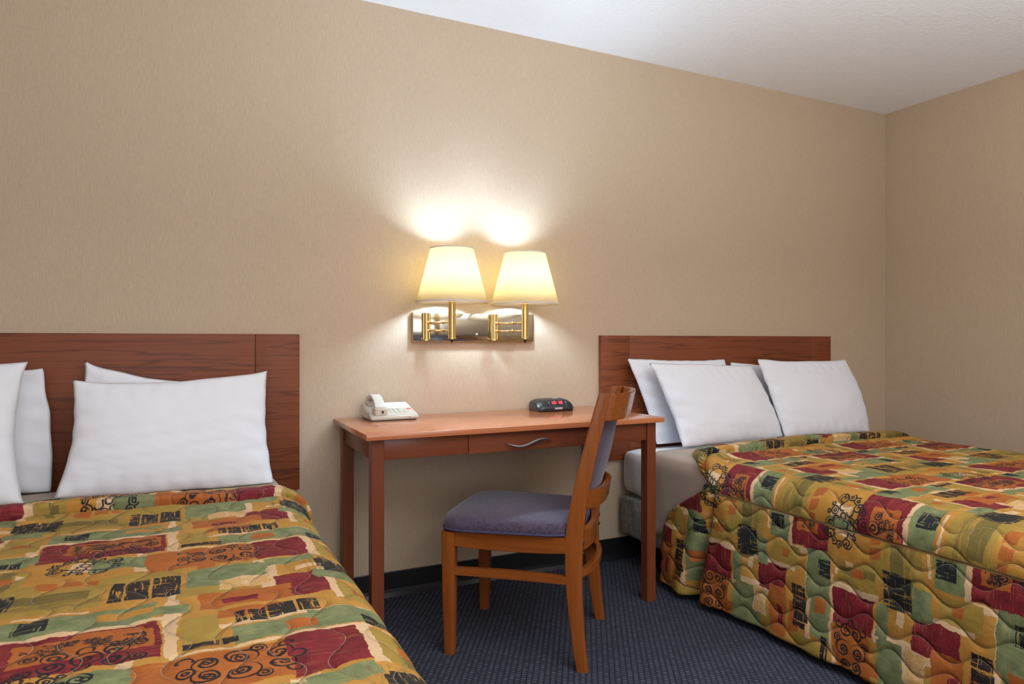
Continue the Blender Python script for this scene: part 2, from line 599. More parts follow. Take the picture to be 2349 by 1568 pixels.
M = {}
M['wall'] = wallpaper(); M['ceiling'] = ceiling_paint(); M['carpet'] = carpet(); M['quilt'] = quilt()
M['cove'] = plain('black_vinyl', (.012, .012, .013), .35)
M['head'] = wood('cherry_laminate', (.060, .015, .006), (.175, .043, .013), (.235, .062, .019), 'x', .8, .5, .6, .0)
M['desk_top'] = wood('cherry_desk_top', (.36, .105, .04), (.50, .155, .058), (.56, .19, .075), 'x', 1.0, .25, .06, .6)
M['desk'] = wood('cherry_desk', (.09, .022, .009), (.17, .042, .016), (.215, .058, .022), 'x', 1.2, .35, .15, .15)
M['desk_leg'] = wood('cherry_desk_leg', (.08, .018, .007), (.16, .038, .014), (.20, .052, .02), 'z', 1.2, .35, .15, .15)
M['chair'] = wood('honey_stained_beech', (.085, .018, .004), (.235, .060, .010), (.31, .085, .015), 'z', 1.2, .28, .12, .3)
M['chair_rail'] = wood('honey_stained_rail', (.09, .020, .004), (.235, .060, .010), (.31, .085, .015), 'x', 1.0, .25, .10, .4)
M['chair_side'] = wood('honey_stained_side', (.09, .020, .004), (.235, .060, .010), (.31, .085, .015), 'y', 1.0, .25, .10, .4)
M['linen'] = cloth('white_pillowcase', (.79, .79, .83))
M['sheet'] = cloth('white_sheet', (.80, .80, .84))
M['blanket'] = cloth('taupe_sheet', (.40, .30, .235))
M['floral'] = floral()
M['seat'] = seat_fabric('seat_fabric', (.062, .040, .070), (.020, .013, .028), (.085, .058, .098))
M['seat_pipe'] = plain('seat_piping', (.05, .04, .10), .8)
M['pad'] = seat_fabric('back_fabric', (.075, .045, .080), (.035, .020, .042), (.10, .065, .11))
M['brass'] = plain('polished_brass', (.72, .50, .20), .2, 1.0, .05)
M['mirror'] = plain('mirror_steel', (.62, .62, .58), .13, 1.0, .03, 6)
M['pewter'] = plain('brushed_pewter', (.20, .165, .155), .42, .7)
M['phone'] = plain('cream_plastic', (.60, .56, .47), .4, 0, .02)
M['phone_side'] = plain('beige_plastic', (.58, .50, .40), .45, 0, .02)
M['card'] = plain('printed_card', (.74, .78, .84), .5, 0, .03)
M['key'] = plain('key_plastic', (.60, .57, .46), .5)
M['red_key'] = plain('red_plastic', (.85, .14, .08), .4)
M['black'] = plain('black_plastic', (.018, .019, .021), .28, 0, .1)
M['darkmetal'] = plain('dark_bronze', (.06, .03, .02), .4, .6)
M['silver'] = plain('silver_print', (.5, .55, .6), .4, .3)
M['steel'] = plain('bed_frame_steel', (.05, .045, .04), .5, .7)
M['whitepaint'] = plain('white_paint', (.72, .71, .69), .5)


def shade_mat():
    g = G('lamp_shade_cloth', .8)
    n = g.noise(g.obj_co(), 250, 2)
    col = g.mix(n, (.86, .76, .60), (.90, .80, .64))
    g.color(col)
    tr = g.node('ShaderNodeBsdfTranslucent'); g.put(tr.inputs[0], g.mix(n, (.98, .79, .45), (1.0, .84, .50)))
    mx = g.node('ShaderNodeMixShader'); mx.inputs[0].default_value = .60
    g.L.new(g.b.outputs[0], mx.inputs[1]); g.L.new(tr.outputs[0], mx.inputs[2])
    g.L.new(mx.outputs[0], g.out.inputs[0])
    return g.mat


M['shade'] = shade_mat()
M['shade_trim'] = plain('shade_trim', (.66, .60, .54), .8)
M['bulb'] = emissive('bulb_glass', BULB_COLOR, BULB_GLOW)
M['led'] = emissive('red_led', (1.0, .035, .06), 2.6)

# ------------------------------------------------------------------ the room
T = .12
for nm, a, mt in (('floor', (XL - T, XR + T, YF - T, YB + T, -T, 0), 'carpet'), ('ceiling', (XL - T, XR + T, YF - T, YB + T, ZC, ZC + T), 'ceiling'),
                  ('wall_back', (XL - T, XR + T, YB, YB + T, 0, ZC), 'wall'), ('wall_right', (XR, XR + T, YF, YB, 0, ZC), 'wall')):
    tag(box(nm, *a, M[mt]), kind='structure')


def wall_with_hole(name, fixed0, fixed1, a0, a1, h, along):
    bm = bmesh.new()
    h0, h1, z0, z1 = h
    for (p, q, r, s) in ((a0, h0, 0, ZC), (h1, a1, 0, ZC), (h0, h1, 0, z0), (h0, h1, z1, ZC)):
        if along == 'x': bx(bm, p, q, fixed0, fixed1, r, s)
        else: bx(bm, fixed0, fixed1, p, q, r, s)
    tag(obj(name, bm, M['wall']), kind='structure')


def glass():
    g = G('added_window_glass', .02); g.color((.95, .97, 1)); g.b.inputs['Transmission Weight'].default_value = 1
    g.b.inputs['IOR'].default_value = 1.02
    return g.mat


M['glass'] = glass()
wall_with_hole('wall_front', YF - T, YF, XL - T, XR + T, (-1.05, 1.65, .6, 2.1), 'x')
wall_with_hole('wall_left', XL - T, XL, YF, YB, (-1.65, -.15, .6, 2.1), 'y')
for nm, along, f, a0, a1 in (('added_window_1', 'x', YF - .07, -1.05, 1.65), ('added_window_2', 'y', XL - .07, -1.65, -.15)):
    w = empty(nm, (0, 0, 0)); tag(w, kind='structure')  # windows out of view, added as sources for the fill light
    bm = bmesh.new(); bg = bmesh.new()
    mid = (a0 + a1) / 2
    for p, q, r, s in ((a0, a0 + .05, .6, 2.1), (a1 - .05, a1, .6, 2.1), (a0, a1, .6, .65), (a0, a1, 2.05, 2.1), (mid - .025, mid + .025, .6, 2.1)):
        if along == 'x': bx(bm, p, q, f, f + .05, r, s)
        else: bx(bm, f, f + .05, p, q, r, s)
    if along == 'x': bx(bg, a0 + .04, a1 - .04, f + .02, f + .026, .64, 2.06)
    else: bx(bg, f + .02, f + .026, a0 + .04, a1 - .04, .64, 2.06)
    obj('added_window_frame', bm, M['whitepaint'], w); obj('added_window_pane', bg, M['glass'], w)

# black cove base: a strip with a small foot
def cove(name, p, q, inward):
    bm = bmesh.new()
    pr = [(0, 0), (.010, 0), (.016, .0), (.012, .006), (.006, .016), (.0035, .03), (.003, .098), (.0015, .102), (0, .102)]
    A = [bm.verts.new(Vector(p) + Vector(inward) * a + Vector((0, 0, b))) for a, b in pr]
    B = [bm.verts.new(Vector(q) + Vector(inward) * a + Vector((0, 0, b))) for a, b in pr]
    for k in range(len(pr)):
        bm.faces.new((A[k], A[(k + 1) % len(pr)], B[(k + 1) % len(pr)], B[k]))
    bm.faces.new(A); bm.faces.new(B)
    tag(obj(name, bm, M['cove']), kind='structure')


cove('baseboard_back', (XL, YB, 0), (XR, YB, 0), (0, -1, 0))
cove('baseboard_right', (XR, YF, 0), (XR, YB, 0), (-1, 0, 0))
cove('baseboard_left', (XL, YF, 0), (XL, YB, 0), (1, 0, 0))
cove('baseboard_front', (XL, YF, 0), (XR, YF, 0), (0, 1, 0))


# ------------------------------------------------------------------ headboards
def headboard(x0, x1, label):
    t = tag(empty('headboard', ((x0 + x1) / 2, YB, .482)), label, 'headboard', 'wall mounted headboards')
    w = (x1 - x0) / 2; e = .16
    for nm, a, b in (('end_panel', -w, -w + e), ('center_panel', -w + e + .0015, w - e - .0015), ('end_panel', w - e, w)):
        o = box(nm, a, b, -.026, -.001, 0, .600, M['head'], t, .0012, 2)
    return t


headboard(-1.150, .415, 'cherry wood headboard on the wall behind the left bed')
headboard(1.802, 3.367, 'cherry wood headboard on the wall behind the right bed')


# ------------------------------------------------------------------ beds and their bedding
BW = .685          # half width of the mattress
BY0, BY1 = .72, 2.735   # foot and head of the mattress
ZT = .548          # mattress top


def lump_box(name, x0, x1, y0, y1, z0, z1, r, mat, parent, puff=0.0, seed=1):
    """a soft-cornered slab with bulging sides"""
    bm = bmesh.new()
    bx(bm, x0, x1, y0, y1, z0, z1)
    bmesh.ops.subdivide_edges(bm, edges=bm.edges[:], cuts=14, use_grid_fill=True)
    cx, cy, cz = (x0 + x1) / 2, (y0 + y1) / 2, (z0 + z1) / 2
    hx, hy, hz = (x1 - x0) / 2, (y1 - y0) / 2, (z1 - z0) / 2
    for v in bm.verts:
        p = v.co - Vector((cx, cy, cz))
        q = Vector((max(-hx + r, min(hx - r, p.x)), max(-hy + r, min(hy - r, p.y)), max(-hz + r, min(hz - r, p.z))))
        d = p - q
        if d.length > 1e-6:
            # spread the outer band over a quarter circle
            d = d.normalized() * r
        p = q + d
        k = 1 - (p.z / hz) ** 2
        p.x += puff * k * (1 if p.x > 0 else -1) * (abs(p.x) / hx) ** 6
        p.y += puff * k * (1 if p.y > 0 else -1) * (abs(p.y) / hy) ** 6
        v.co = p + Vector((cx, cy, cz))
    return obj(name, bm, mat, parent, True)


def bed(cx, label):
    t = tag(empty('bed', (cx, (BY0 + BY1) / 2, 0)), label, 'bed', 'made double beds')
    hy = (BY1 - BY0) / 2
    lump_box('box_spring', -BW, BW, -hy, hy, .130, .325, .022, M['floral'], t, .003)
    mt = lump_box('mattress', -BW + .005, BW - .005, -hy + .01, hy - .005, .322, ZT, .052, M['sheet'], t, .007)
    bm = bmesh.new()
    for s in (-1, 1):
        bx(bm, s * .60 - .015, s * .60 + .015, -hy + .05, hy - .05, .098, .1305)
        bx(bm, -.6, .6, s * (hy - .3) - .015, s * (hy - .3) + .015, .098, .1305)
    obj('bed_frame', bm, M['steel'], t)
    for sx in (-1, 1):
        for sy in (-1, 1):
            bm = bmesh.new()
            lathe(bm, [(.001, 0), (.022, 0), (.022, .02), (.014, .024), (.014, .1), (.001, .1)], 16, (sx * .60, sy * (hy - .3), 0))
            obj('leg', bm, M['steel'], t)
    return t


bed(-.367, 'double bed on the left with patterned quilt turned down below its pillows')
bed(2.585, 'double bed on the right, with floral box spring showing beside the desk')


def cover(name, cx, ytop, y_foot, off, drop, pr, mat, parent=None, res=.011, r=.075, thick=.006, quilted=False, foot_drop=.0, seam=False, uvf=None, wav=1.0, seed=3, ztop=ZT, zhem=None):
    """cloth lying over the mattress and hanging down both sides.
    ytop(s, d) gives the y of the head edge; pr(s, y, d) an extra lift along the surface normal."""
    W = BW + off
    top = W - r
    arc = PI / 2 * r
    total = top + arc + drop
    S = np.concatenate([-np.arange(total, 0, -res), np.arange(0, total + 1e-6, res)])
    length = 3.0
    nT = int((2.5 - y_foot) / res)
    Tn = np.linspace(0, 1, nT)
    if quilted: Tn = np.concatenate([np.linspace(0, .11, 84)[:-1], np.linspace(.11, 1, int(nT * .9))])
    A, B = np.meshgrid(S, Tn, indexing='ij')
    a = np.abs(A); sg = np.sign(A)
    x = np.where(a < top, a, np.where(a < top + arc, top + r * np.sin(np.clip((a - top) / r, 0, PI / 2)), W))
    zz = np.where(a < top, 0, np.where(a < top + arc, -r + r * np.cos(np.clip((a - top) / r, 0, PI / 2)), -r - (a - top - arc)))
    d = np.clip(a - top - arc, 0, None)                # distance hung below the bend
    nx = np.where(a < top, 0, np.where(a < top + arc, np.sin(np.clip((a - top) / r, 0, PI / 2)), 1.0))
    nz = np.sqrt(np.clip(1 - nx ** 2, 0, 1))
    yt = ytop(A, d)
    Y = yt + (y_foot - yt) * B
    along = yt - Y
    U = A * 1.0; V = Y
    lift = np.zeros_like(x)
    hang = np.clip(d / .42, 0, 1)
    wave = (vnoise(seed, Y, scale=7, octaves=2) * .016 + vnoise(seed + 5, Y, scale=3, octaves=1) * .008) * hang * wav
    lift += wave + .006 * hang
    lift += vnoise(seed + 9, A * 5, Y * 5, scale=1.3, octaves=2) * .0022
    if pr is not None:
        q_ = pr(A, Y, along, d, hang)
        if isinstance(q_, tuple): q_, shift = q_
        else: shift = 0
        lift = lift + q_
        Yp = Y + shift
    # the print follows the length of the cloth over the fold
    if quilted:
        dl = np.hypot(np.diff(Yp, axis=1), np.diff(q_, axis=1) * np.clip(1 - d[:, 1:] / .1, 0, 1))
        extra = np.cumsum((dl - np.abs(np.diff(Y, axis=1)))[:, ::-1], axis=1)[:, ::-1]
        extra = np.concatenate([extra, np.zeros_like(extra[:, :1])], axis=1)
        extra = extra * (a < top + arc) + 0 * A
        UV = uvf(A, Y + np.clip(extra, 0, .08), a, top + arc)
    else: UV = np.stack([U, V], -1)
    if quilted:
        lift += quilt_puff(UV[..., 0], UV[..., 1]) * .0045 * (1 + 1.0 * hang)
    if seam:
        sd = np.abs(a - (top + arc + .022))
        lift -= .005 * np.exp(-(sd / .006) ** 2)
    x = (x + nx * lift) * np.where(sg == 0, 1, sg) + cx
    z = ztop + off + zz + nz * lift
    if zhem is not None: z = np.maximum(z, zhem + .004 * np.sin(Y * 9))
    Yf = Yp if pr is not None else Y
    if y_foot < BY0 - .1:                                  # hang the rest down over the foot of the bed
        over = np.clip(BY0 - .015 - Yf, 0, None)
        z = np.maximum(z - over, zhem)
        Yf = np.where(over > 0, BY0 - .015 - .008 * np.clip(over / .05, 0, 1) - .03 * np.clip(over / .42, 0, 1), Yf)
    P = np.stack([x, Yf, z], -1)
    me = grid_mesh(name, P, UV)
    o = link(name, me, mat, parent, True)
    m = o.modifiers.new('thickness', 'SOLIDIFY'); m.thickness = thick; m.offset = -1
    return o


# taupe top sheet
def sheet_edge(A, d): return 2.485 + .012 * np.sin(A * 5) - .0 * d + 0 * A


def sheet_pr(A, Y, al, d, hang):
    return .003 * np.sin(Y * 30 + A * 9) * np.clip(d / .1, 0, 1) * np.exp(-((al) / .3) ** 2)


for cx, lb in ((-.367, 'taupe top sheet showing above the turned down quilt on the left bed'),
               (2.585, 'taupe top sheet hanging over the side of the right bed beside the desk leg')):
    o = cover('top_sheet', cx, (sheet_edge if cx > 0 else (lambda A, d: 2.66 + .01 * np.sin(A * 5) + 0 * d)), .74, .012, .285, sheet_pr, M['blanket'], res=.02, r=.065, thick=.003, wav=.15, seed=11)
    tag(o, lb, 'sheet', 'taupe top sheets')


# quilts
def spread(cx, label, ytop, uvf, seed, crease, slit=None):
    def pr(A, Y, al, d, hang):
        cr = crease(A)                                     # y of the crease
        k = np.clip((Y - cr) / np.maximum((Y + al) - cr, 1e-3), 0, 1)   # 0 at the crease, 1 at the head edge
        w = np.where(Y > cr, 1, 0)
        roll = .036 * np.clip(k / .10, 0, 1) ** .6 * np.clip(1 - k ** 2.2, 0, 1) ** .8 * (.85 + .15 * np.sin(A * 4 + seed))
        roll *= w * np.clip(1 - d / .12, .25, 1)
        lump = (.010 * np.exp(-((Y - cr + .06) / .04) ** 2) - .007 * np.exp(-((Y - cr + .006) / .012) ** 2)) * (1 - w) * np.clip(1 - d / .1, 0, 1)
        shift = -.020 * np.exp(-((k - .13) / .09) ** 2) * w * np.clip(1 - d / .10, 0, 1)
        edge = -.006 * np.exp(-(al / .01) ** 2)
        out = roll + lump + edge
        if slit is not None:
            yc = slit(d)
            wd = .012 + .02 * hang
            out = out - (.075 * hang ** .6) * np.exp(-((Y - yc) / wd) ** 2) * (A < 0) + .03 * hang * np.exp(-((Y - yc - .05) / .05) ** 2) * (A < 0) \
                + .012 * hang * np.exp(-((Y - yc + .08) / .06) ** 2) * (A < 0)
        return out, shift
    o = cover('bedspread', cx, ytop, .27, .022, .455, pr, M['quilt'], res=.0105, r=.085, thick=.007, quilted=True, seam=True, uvf=uvf, seed=seed, zhem=.022)
    return tag(o, label, 'bedspread', 'patterned quilted bedspreads')


def uv_left(A, Y, a, seam):
    # the print runs across the top; each side drop is cut from a piece turned round
    over = a - seam
    U = A - .367 + .30
    V = Y - 1.15
    U2 = np.where(A > 0, .13 + over, .13 - over); V2 = np.where(A > 0, -(Y - 1.52), Y - 1.52)
    on = over < .022
    return np.stack([np.where(on, U, U2), np.where(on, V, V2)], -1)


def uv_right(A, Y, a, seam):
    over = a - seam
    U = .14 - (A + seam)
    V = 1.44 - Y
    on = (over < .022)
    U2 = np.where(A < 0, .13 - over, .13 + over)
    V2 = Y - 1.52
    return np.stack([np.where(on, U, U2), np.where(on, V, V2)], -1)


spread(-.367, 'orange and green patchwork print quilt on the left bed', lambda A, d: 2.365 + .012 * np.sin(A * 6 + 1) + A * .03 - .1 * d, uv_left, 21,
       lambda A: 2.215 + .02 * np.sin(A * 7 + .5) + .008 * np.sin(A * 23) + .10 * np.clip(np.abs(A) - .62, 0, 1))
spread(2.585, 'orange and green patchwork print quilt on the right bed, hanging to the blue carpet',
       lambda A, d: 2.375 + .014 * np.sin(A * 5 + 2) - .26 * np.exp(-((np.abs(A) - .76) / .13) ** 2) * (A < 0) * np.clip(1 - d / .42, 0, 1) - .02 * np.clip(d / .3, 0, 1),
       uv_right, 33, lambda A: 2.235 + .02 * np.sin(A * 6 + .5) + .008 * np.sin(A * 21) - .20 * np.clip(-A - .60, 0, .2) / .2,
       slit=lambda d: 2.07 + .08 * np.clip(d / .42, 0, 1) ** 1.5)


# ------------------------------------------------------------------ pillows
def pillow(BL, BR, TR, TL, thick, bows, label, seed, group='white bed pillows', hem=None, tb=1.0):
    """corners as room points; bows (bottom, right, top, left): how far each edge's middle leaves the straight line, outward positive"""
    n, m = 64, 48
    u = np.linspace(0, 1, n); v = np.linspace(0, 1, m)
    U, V = np.meshgrid(u, v, indexing='ij')
    BLa, BRa, TRa, TLa = (np.array(p) for p in (BL, BR, TR, TL))
    ex = (BRa + TRa - BLa - TLa) / 2; ey = (TLa + TRa - BLa - BRa) / 2
    lx = np.linalg.norm(ex); ly = np.linalg.norm(ey); ex /= lx; ey /= ly
    nrm = np.cross(ex, ey); nrm /= np.linalg.norm(nrm)
    q = lambda t: (4 * t * (1 - t)) ** .8
    P = ((1 - U) * (1 - V))[..., None] * BLa + (U * (1 - V))[..., None] * BRa + (U * V)[..., None] * TRa + ((1 - U) * V)[..., None] * TLa
    b0, b1, b2, b3 = bows
    edge_n = vnoise(seed, U * 9, V * 9, scale=1.2, octaves=2) * .004
    P = P + (-(b0) * q(U) * (1 - V) ** 1.5 + b2 * q(U) * V ** 1.5)[..., None] * ey + (b1 * q(V) * U ** 1.5 - b3 * q(V) * (1 - U) ** 1.5)[..., None] * ex
    P = P + edge_n[..., None] * (ex + ey)
    prof = (np.clip(1 - np.abs(2 * U - 1) ** 2.6, 0, 1) * np.clip(1 - np.abs(2 * V - 1) ** 2.2, 0, 1)) ** .55
    sag = 1 + .25 * (1 - V) - .18 * V                        # fuller towards the bottom
    wr = vnoise(seed + 1, U * 6, V * 6, scale=1.3, octaves=3) * .004
    rad = np.minimum(np.minimum(U, 1 - U) * lx, np.minimum(V, 1 - V) * ly)
    # short gathers running in from the rim
    gath = .0035 * np.sin(U * lx * 95 + 2 * np.sin(V * 9)) * np.exp(-(np.minimum(V, 1 - V) * ly / .06) ** 2) * (rad > .002)
    gath += .0035 * np.sin(V * ly * 85 + 2 * np.sin(U * 7)) * np.exp(-(np.minimum(U, 1 - U) * lx / .07) ** 2) * (rad > .002)
    h = thick / 2 * prof * sag + (wr + gath) * prof ** .4
    F = P + h[..., None] * (-nrm if nrm[1] > 0 else nrm)
    Bk = P - (h * .9)[..., None] * (-nrm if nrm[1] > 0 else nrm)
    verts = np.concatenate([F.reshape(-1, 3), Bk.reshape(-1, 3)])
    idx = np.arange(n * m).reshape(n, m)
    f = np.stack([idx[:-1, :-1], idx[1:, :-1], idx[1:, 1:], idx[:-1, 1:]], -1).reshape(-1, 4)
    bk = np.stack([idx[:-1, :-1], idx[:-1, 1:], idx[1:, 1:], idx[1:, :-1]], -1).reshape(-1, 4) + n * m
    verts[:, 2] = np.maximum(verts[:, 2], ZT + .0175)
    me = bpy.data.meshes.new('pillow')
    me.from_pydata(verts.tolist(), [], np.concatenate([f, bk]).tolist())
    bm = bmesh.new(); bm.from_mesh(me)
    bmesh.ops.remove_doubles(bm, verts=bm.verts[:], dist=.0002)
    bmesh.ops.recalc_face_normals(bm, faces=bm.faces[:])
    bm.to_mesh(me); bm.free()
    o = link('pillow', me, M['linen'], None, True)
    return tag(o, label, 'pillow', group)


# left bed: px, py, depth
def C(px, py, y): return tuple(at_y(px, py, y))


GL = 'white pillows on the left bed'; GR = 'white pillows on the right bed'
pillow(C(120, 1145, 2.50), C(628, 1118, 2.50), C(612, 850, 2.60), C(165, 870, 2.60), .13, (.004, -.014, -.022, -.026),
       'large white pillow standing foremost in the middle of the left bed', 3, GL)
pillow(C(165, 1118, 2.655), C(600, 1098, 2.655), C(606, 856, 2.70), C(196, 824, 2.70), .055, (0, -.02, -.050, -.01),
       'white pillow mostly hidden behind the large one in the middle of the left bed', 5, GL)
pillow(C(-460, 1190, 2.50), C(58, 1160, 2.50), C(64, 830, 2.61), C(-400, 850, 2.61), .13, (.004, -.028, -.004, 0),
       'white pillow cut off by the left edge of the photo', 7, GL)
pillow(C(-420, 1150, 2.655), C(116, 1130, 2.655), C(97, 845, 2.695), C(-380, 860, 2.695), .055, (0, .012, -.006, 0),
       'white pillow whose edge shows between the leftmost pillow and bare headboard', 9, GL)
# right bed
pillow(C(1508, 1032, 2.63), C(1722, 1012, 2.66), C(1662, 824, 2.715), C(1437, 823, 2.69), .07, (0, 0, -.006, -.02),
       'white pillow leaning on the headboard, nearest to the desk', 11, GR)
pillow(C(1566, 1026, 2.47), C(1800, 1003, 2.55), C(1722, 836, 2.665), C(1490, 832, 2.60), .115, (.004, .010, -.004, -.016),
       'foremost white pillow on the right bed, overlapping the one by the desk', 13, GR)
pillow(C(1742, 1002, 2.66), C(1950, 985, 2.67), C(1900, 850, 2.72), C(1674, 830, 2.72), .06, (0, 0, -.004, 0),
       'white pillow of which only a corner peeks out between two others', 15, GR)
pillow(C(1800, 1004, 2.52), C(1994, 996, 2.52), C(1938, 824, 2.64), C(1737, 822, 2.64), .115, (.004, .034, -.012, -.006),
       'white pillow farthest right on the right bed', 17, GR)

# ------------------------------------------------------------------ desk
DX0, DX1, DY0, DY1, DZ = .548, 1.765, 2.225, 2.763, .747
desk = tag(empty('writing_desk', ((DX0 + DX1) / 2, (DY0 + DY1) / 2, 0)), 'cherry wood writing desk with one drawer standing between the two beds', 'desk')
ox, oy = desk.location.x, desk.location.y


def dbox(name, x0, x1, y0, y1, z0, z1, mat, bev=.0015, parent=desk):
    return box(name, x0 - ox, x1 - ox, y0 - oy, y1 - oy, z0, z1, mat, parent, bev)


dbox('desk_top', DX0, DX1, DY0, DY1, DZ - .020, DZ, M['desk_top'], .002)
LG = .043
lx0, lx1, ly0, ly1 = DX0 + .024, DX1 - .024, DY0 + .026, DY1 - .02
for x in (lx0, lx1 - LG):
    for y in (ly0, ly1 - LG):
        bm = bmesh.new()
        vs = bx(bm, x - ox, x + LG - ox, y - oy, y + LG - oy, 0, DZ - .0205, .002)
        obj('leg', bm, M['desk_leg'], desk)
AZ0, AZ1 = .655, DZ - .0205
dr0, dr1 = .922, 1.373
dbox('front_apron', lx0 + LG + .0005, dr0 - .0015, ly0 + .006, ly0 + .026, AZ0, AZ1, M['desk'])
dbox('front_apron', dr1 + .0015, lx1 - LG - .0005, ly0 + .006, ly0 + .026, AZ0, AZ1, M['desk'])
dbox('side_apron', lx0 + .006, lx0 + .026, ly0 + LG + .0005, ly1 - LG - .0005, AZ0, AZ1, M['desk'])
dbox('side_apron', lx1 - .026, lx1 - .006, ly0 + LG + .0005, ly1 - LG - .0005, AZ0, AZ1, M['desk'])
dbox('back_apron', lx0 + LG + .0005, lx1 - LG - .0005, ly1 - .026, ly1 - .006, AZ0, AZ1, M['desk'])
bm = bmesh.new()
bx(bm, dr0 - ox, dr1 - ox, ly0 + .003 - oy, ly0 + .023 - oy, AZ0 - .001, AZ1 - .002, .0015)
for s0, s1, t0, t1, zz0, zz1 in ((dr0 + .02, dr0 + .03, ly0 + .022, 2.62, .662, .71), (dr1 - .03, dr1 - .02, ly0 + .022, 2.62, .662, .71),
                                 (dr0 + .02, dr1 - .02, 2.61, 2.62, .662, .71), (dr0 + .02, dr1 - .02, ly0 + .022, 2.62, .662, .667)):
    bx(bm, s0 - ox, s1 - ox, t0 - oy, t1 - oy, zz0, zz1)
drawer = obj('drawer', bm, M['desk'], desk)
# wave handle
bm = bmesh.new()
pts = []
for k in range(41):
    t = k / 40
    xx = 1.062 + .192 * t
    zz = .690 - .012 * math.sin(t * 2 * PI - .15) - .004 * t - .006 + .008 * (t > 2)
    yy = ly0 - .020 + .018 * (2 * t - 1) ** 4
    pts.append(Vector((xx - ox, yy - oy, zz)))


def hprof(i, n):
    t = i / (n - 1); w = .0012 + .0052 * math.sin(PI * t) ** .8
    return [(a * w * .8, b * w) for a, b in circ(1, 12)]


sweep(bm, pts, hprof)
for t in (8, 32):
    p = pts[t]
    sweep(bm, [Vector((p.x, ly0 + .004 - oy, p.z)), p], circ(.003, 10))
obj('drawer_handle', bm, M['pewter'], drawer, True)

# ------------------------------------------------------------------ chair
# local frame: +Y to the front of the seat, +X to the far side (away from the camera), origin on the floor
CH_A = math.atan2(.72, .69) + .055       # direction of local +X in the room
chair = tag(empty('side_chair', (1.109, 2.200, 0), CH_A), 'wooden side chair with purple upholstered seat and back, drawn up to the desk', 'chair')


def leg_curve(pts, w, d, name, mat=None, bev=.006):
    """pts (x,y,z), w along x, d along y; w,d may be lists"""
    bm = bmesh.new(); P = catmull(pts, 6); n = len(P)
    rings = []
    for i, p in enumerate(P):
        t = i / (n - 1)
        ww = np.interp(t, np.linspace(0, 1, len(w)), w); dd = np.interp(t, np.linspace(0, 1, len(d)), d)
        rings.append([bm.verts.new((p.x + a, p.y + b, p.z)) for a, b in rrect(ww, dd, bev, 3)])
    m = len(rings[0])
    for A, B in zip(rings[:-1], rings[1:]):
        for k in range(m): bm.faces.new((A[k], A[(k + 1) % m], B[(k + 1) % m], B[k]))
    bm.faces.new(rings[0]); bm.faces.new(rings[-1])
    return auto_smooth(obj(name, bm, mat or M['chair'], chair), 50)


SW = .205          # half spacing of the front legs
RW = .185          # half spacing of the back posts at the seat
for s in (-1, 1):
    leg_curve([(s * .200, .205, 0), (s * .203, .205, .2), (s * .205, .205, .415)], [.034, .042, .046], [.034, .042, .046], 'leg')
    leg_curve([(s * .215, -.250, 0), (s * .207, -.232, .13), (s * .198, -.220, .28), (s * .190, -.221, .42), (s * .186, -.238, .55), (s * .182, -.273, .71), (s * .180, -.318, .886)],
              [.027, .028, .028, .028, .028, .027, .026], [.036, .044, .054, .058, .052, .046, .040], 'leg', bev=.004)


def arc_rail(name, y0, yb, z0, z1, half, th, mat, tilt=0.0, zc=0.0, inset=0.0, bow_pow=2, n=28, parent=chair):
    """curved board between the posts; y0 at the ends, yb in the middle"""
    bm = bmesh.new(); rings = []
    for k in range(n + 1):
        t = -1 + 2 * k / n
        x = t * half; y = yb + (y0 - yb) * abs(t) ** bow_pow
        ring = []
        for (oy_, z, yy) in ((-th / 2, z0, 0), (th / 2, z0, 0), (th / 2, z1, tilt), (-th / 2, z1, tilt)):
            ring.append(bm.verts.new((x, y + oy_ + yy, z + zc * (1 - t * t) * (1 if z == z1 else 0))))
        rings.append(ring)
    for A, B in zip(rings[:-1], rings[1:]):
        for k in range(4): bm.faces.new((A[k], A[(k + 1) % 4], B[(k + 1) % 4], B[k]))
    bm.faces.new(rings[0]); bm.faces.new(list(reversed(rings[-1])))
    bmesh.ops.recalc_face_normals(bm, faces=bm.faces[:])
    es = [e for e in bm.edges if len(e.link_faces) == 2 and e.calc_face_angle() > .9]
    bmesh.ops.bevel(bm, geom=es, offset=.0035, segments=2, affect='EDGES')
    return auto_smooth(obj(name, bm, mat, parent), 45)


# crest, lower back rail and upholstered back between them
arc_rail('top_rail', -.320, -.368, .798, .886, .190, .022, M['chair_rail'], tilt=-.020, bow_pow=3.2)
arc_rail('lower_back_rail', -.245, -.292, .508, .570, .184, .020, M['chair_rail'], tilt=-.010, bow_pow=3.2)
bm = bmesh.new(); rows = []
nz_, nx_ = 16, 20
for side in (0, 1):
    g_ = []
    for i in range(nz_ + 1):
        tz = i / nz_; z = .555 + (.815 - .555) * tz
        yb = -.270 - .062 * tz; ye = -.250 - .050 * tz
        row = []
        for k in range(nx_ + 1):
            t = -1 + 2 * k / nx_; x = t * (.164 - .002 * tz)
            y = yb + (ye - yb) * t * t
            th = .013 * (1 - abs(t) ** 8) * (.6 + .4 * math.sin(PI * tz)) + .002
            row.append(bm.verts.new((x, y + (th if side else -th), z)))
        g_.append(row)
    rows.append(g_)
    for i in range(nz_):
        for k in range(nx_):
            bm.faces.new((g_[i][k], g_[i][k + 1], g_[i + 1][k + 1], g_[i + 1][k]))
a_, b_ = rows
for i in range(nz_):
    for k in (0, nx_): bm.faces.new((a_[i][k], a_[i + 1][k], b_[i + 1][k], b_[i][k]))
for k in range(nx_):
    for i in (0, nz_): bm.faces.new((a_[i][k], a_[i][k + 1], b_[i][k + 1], b_[i][k]))
obj('back_pad', bm, M['pad'], chair, True)

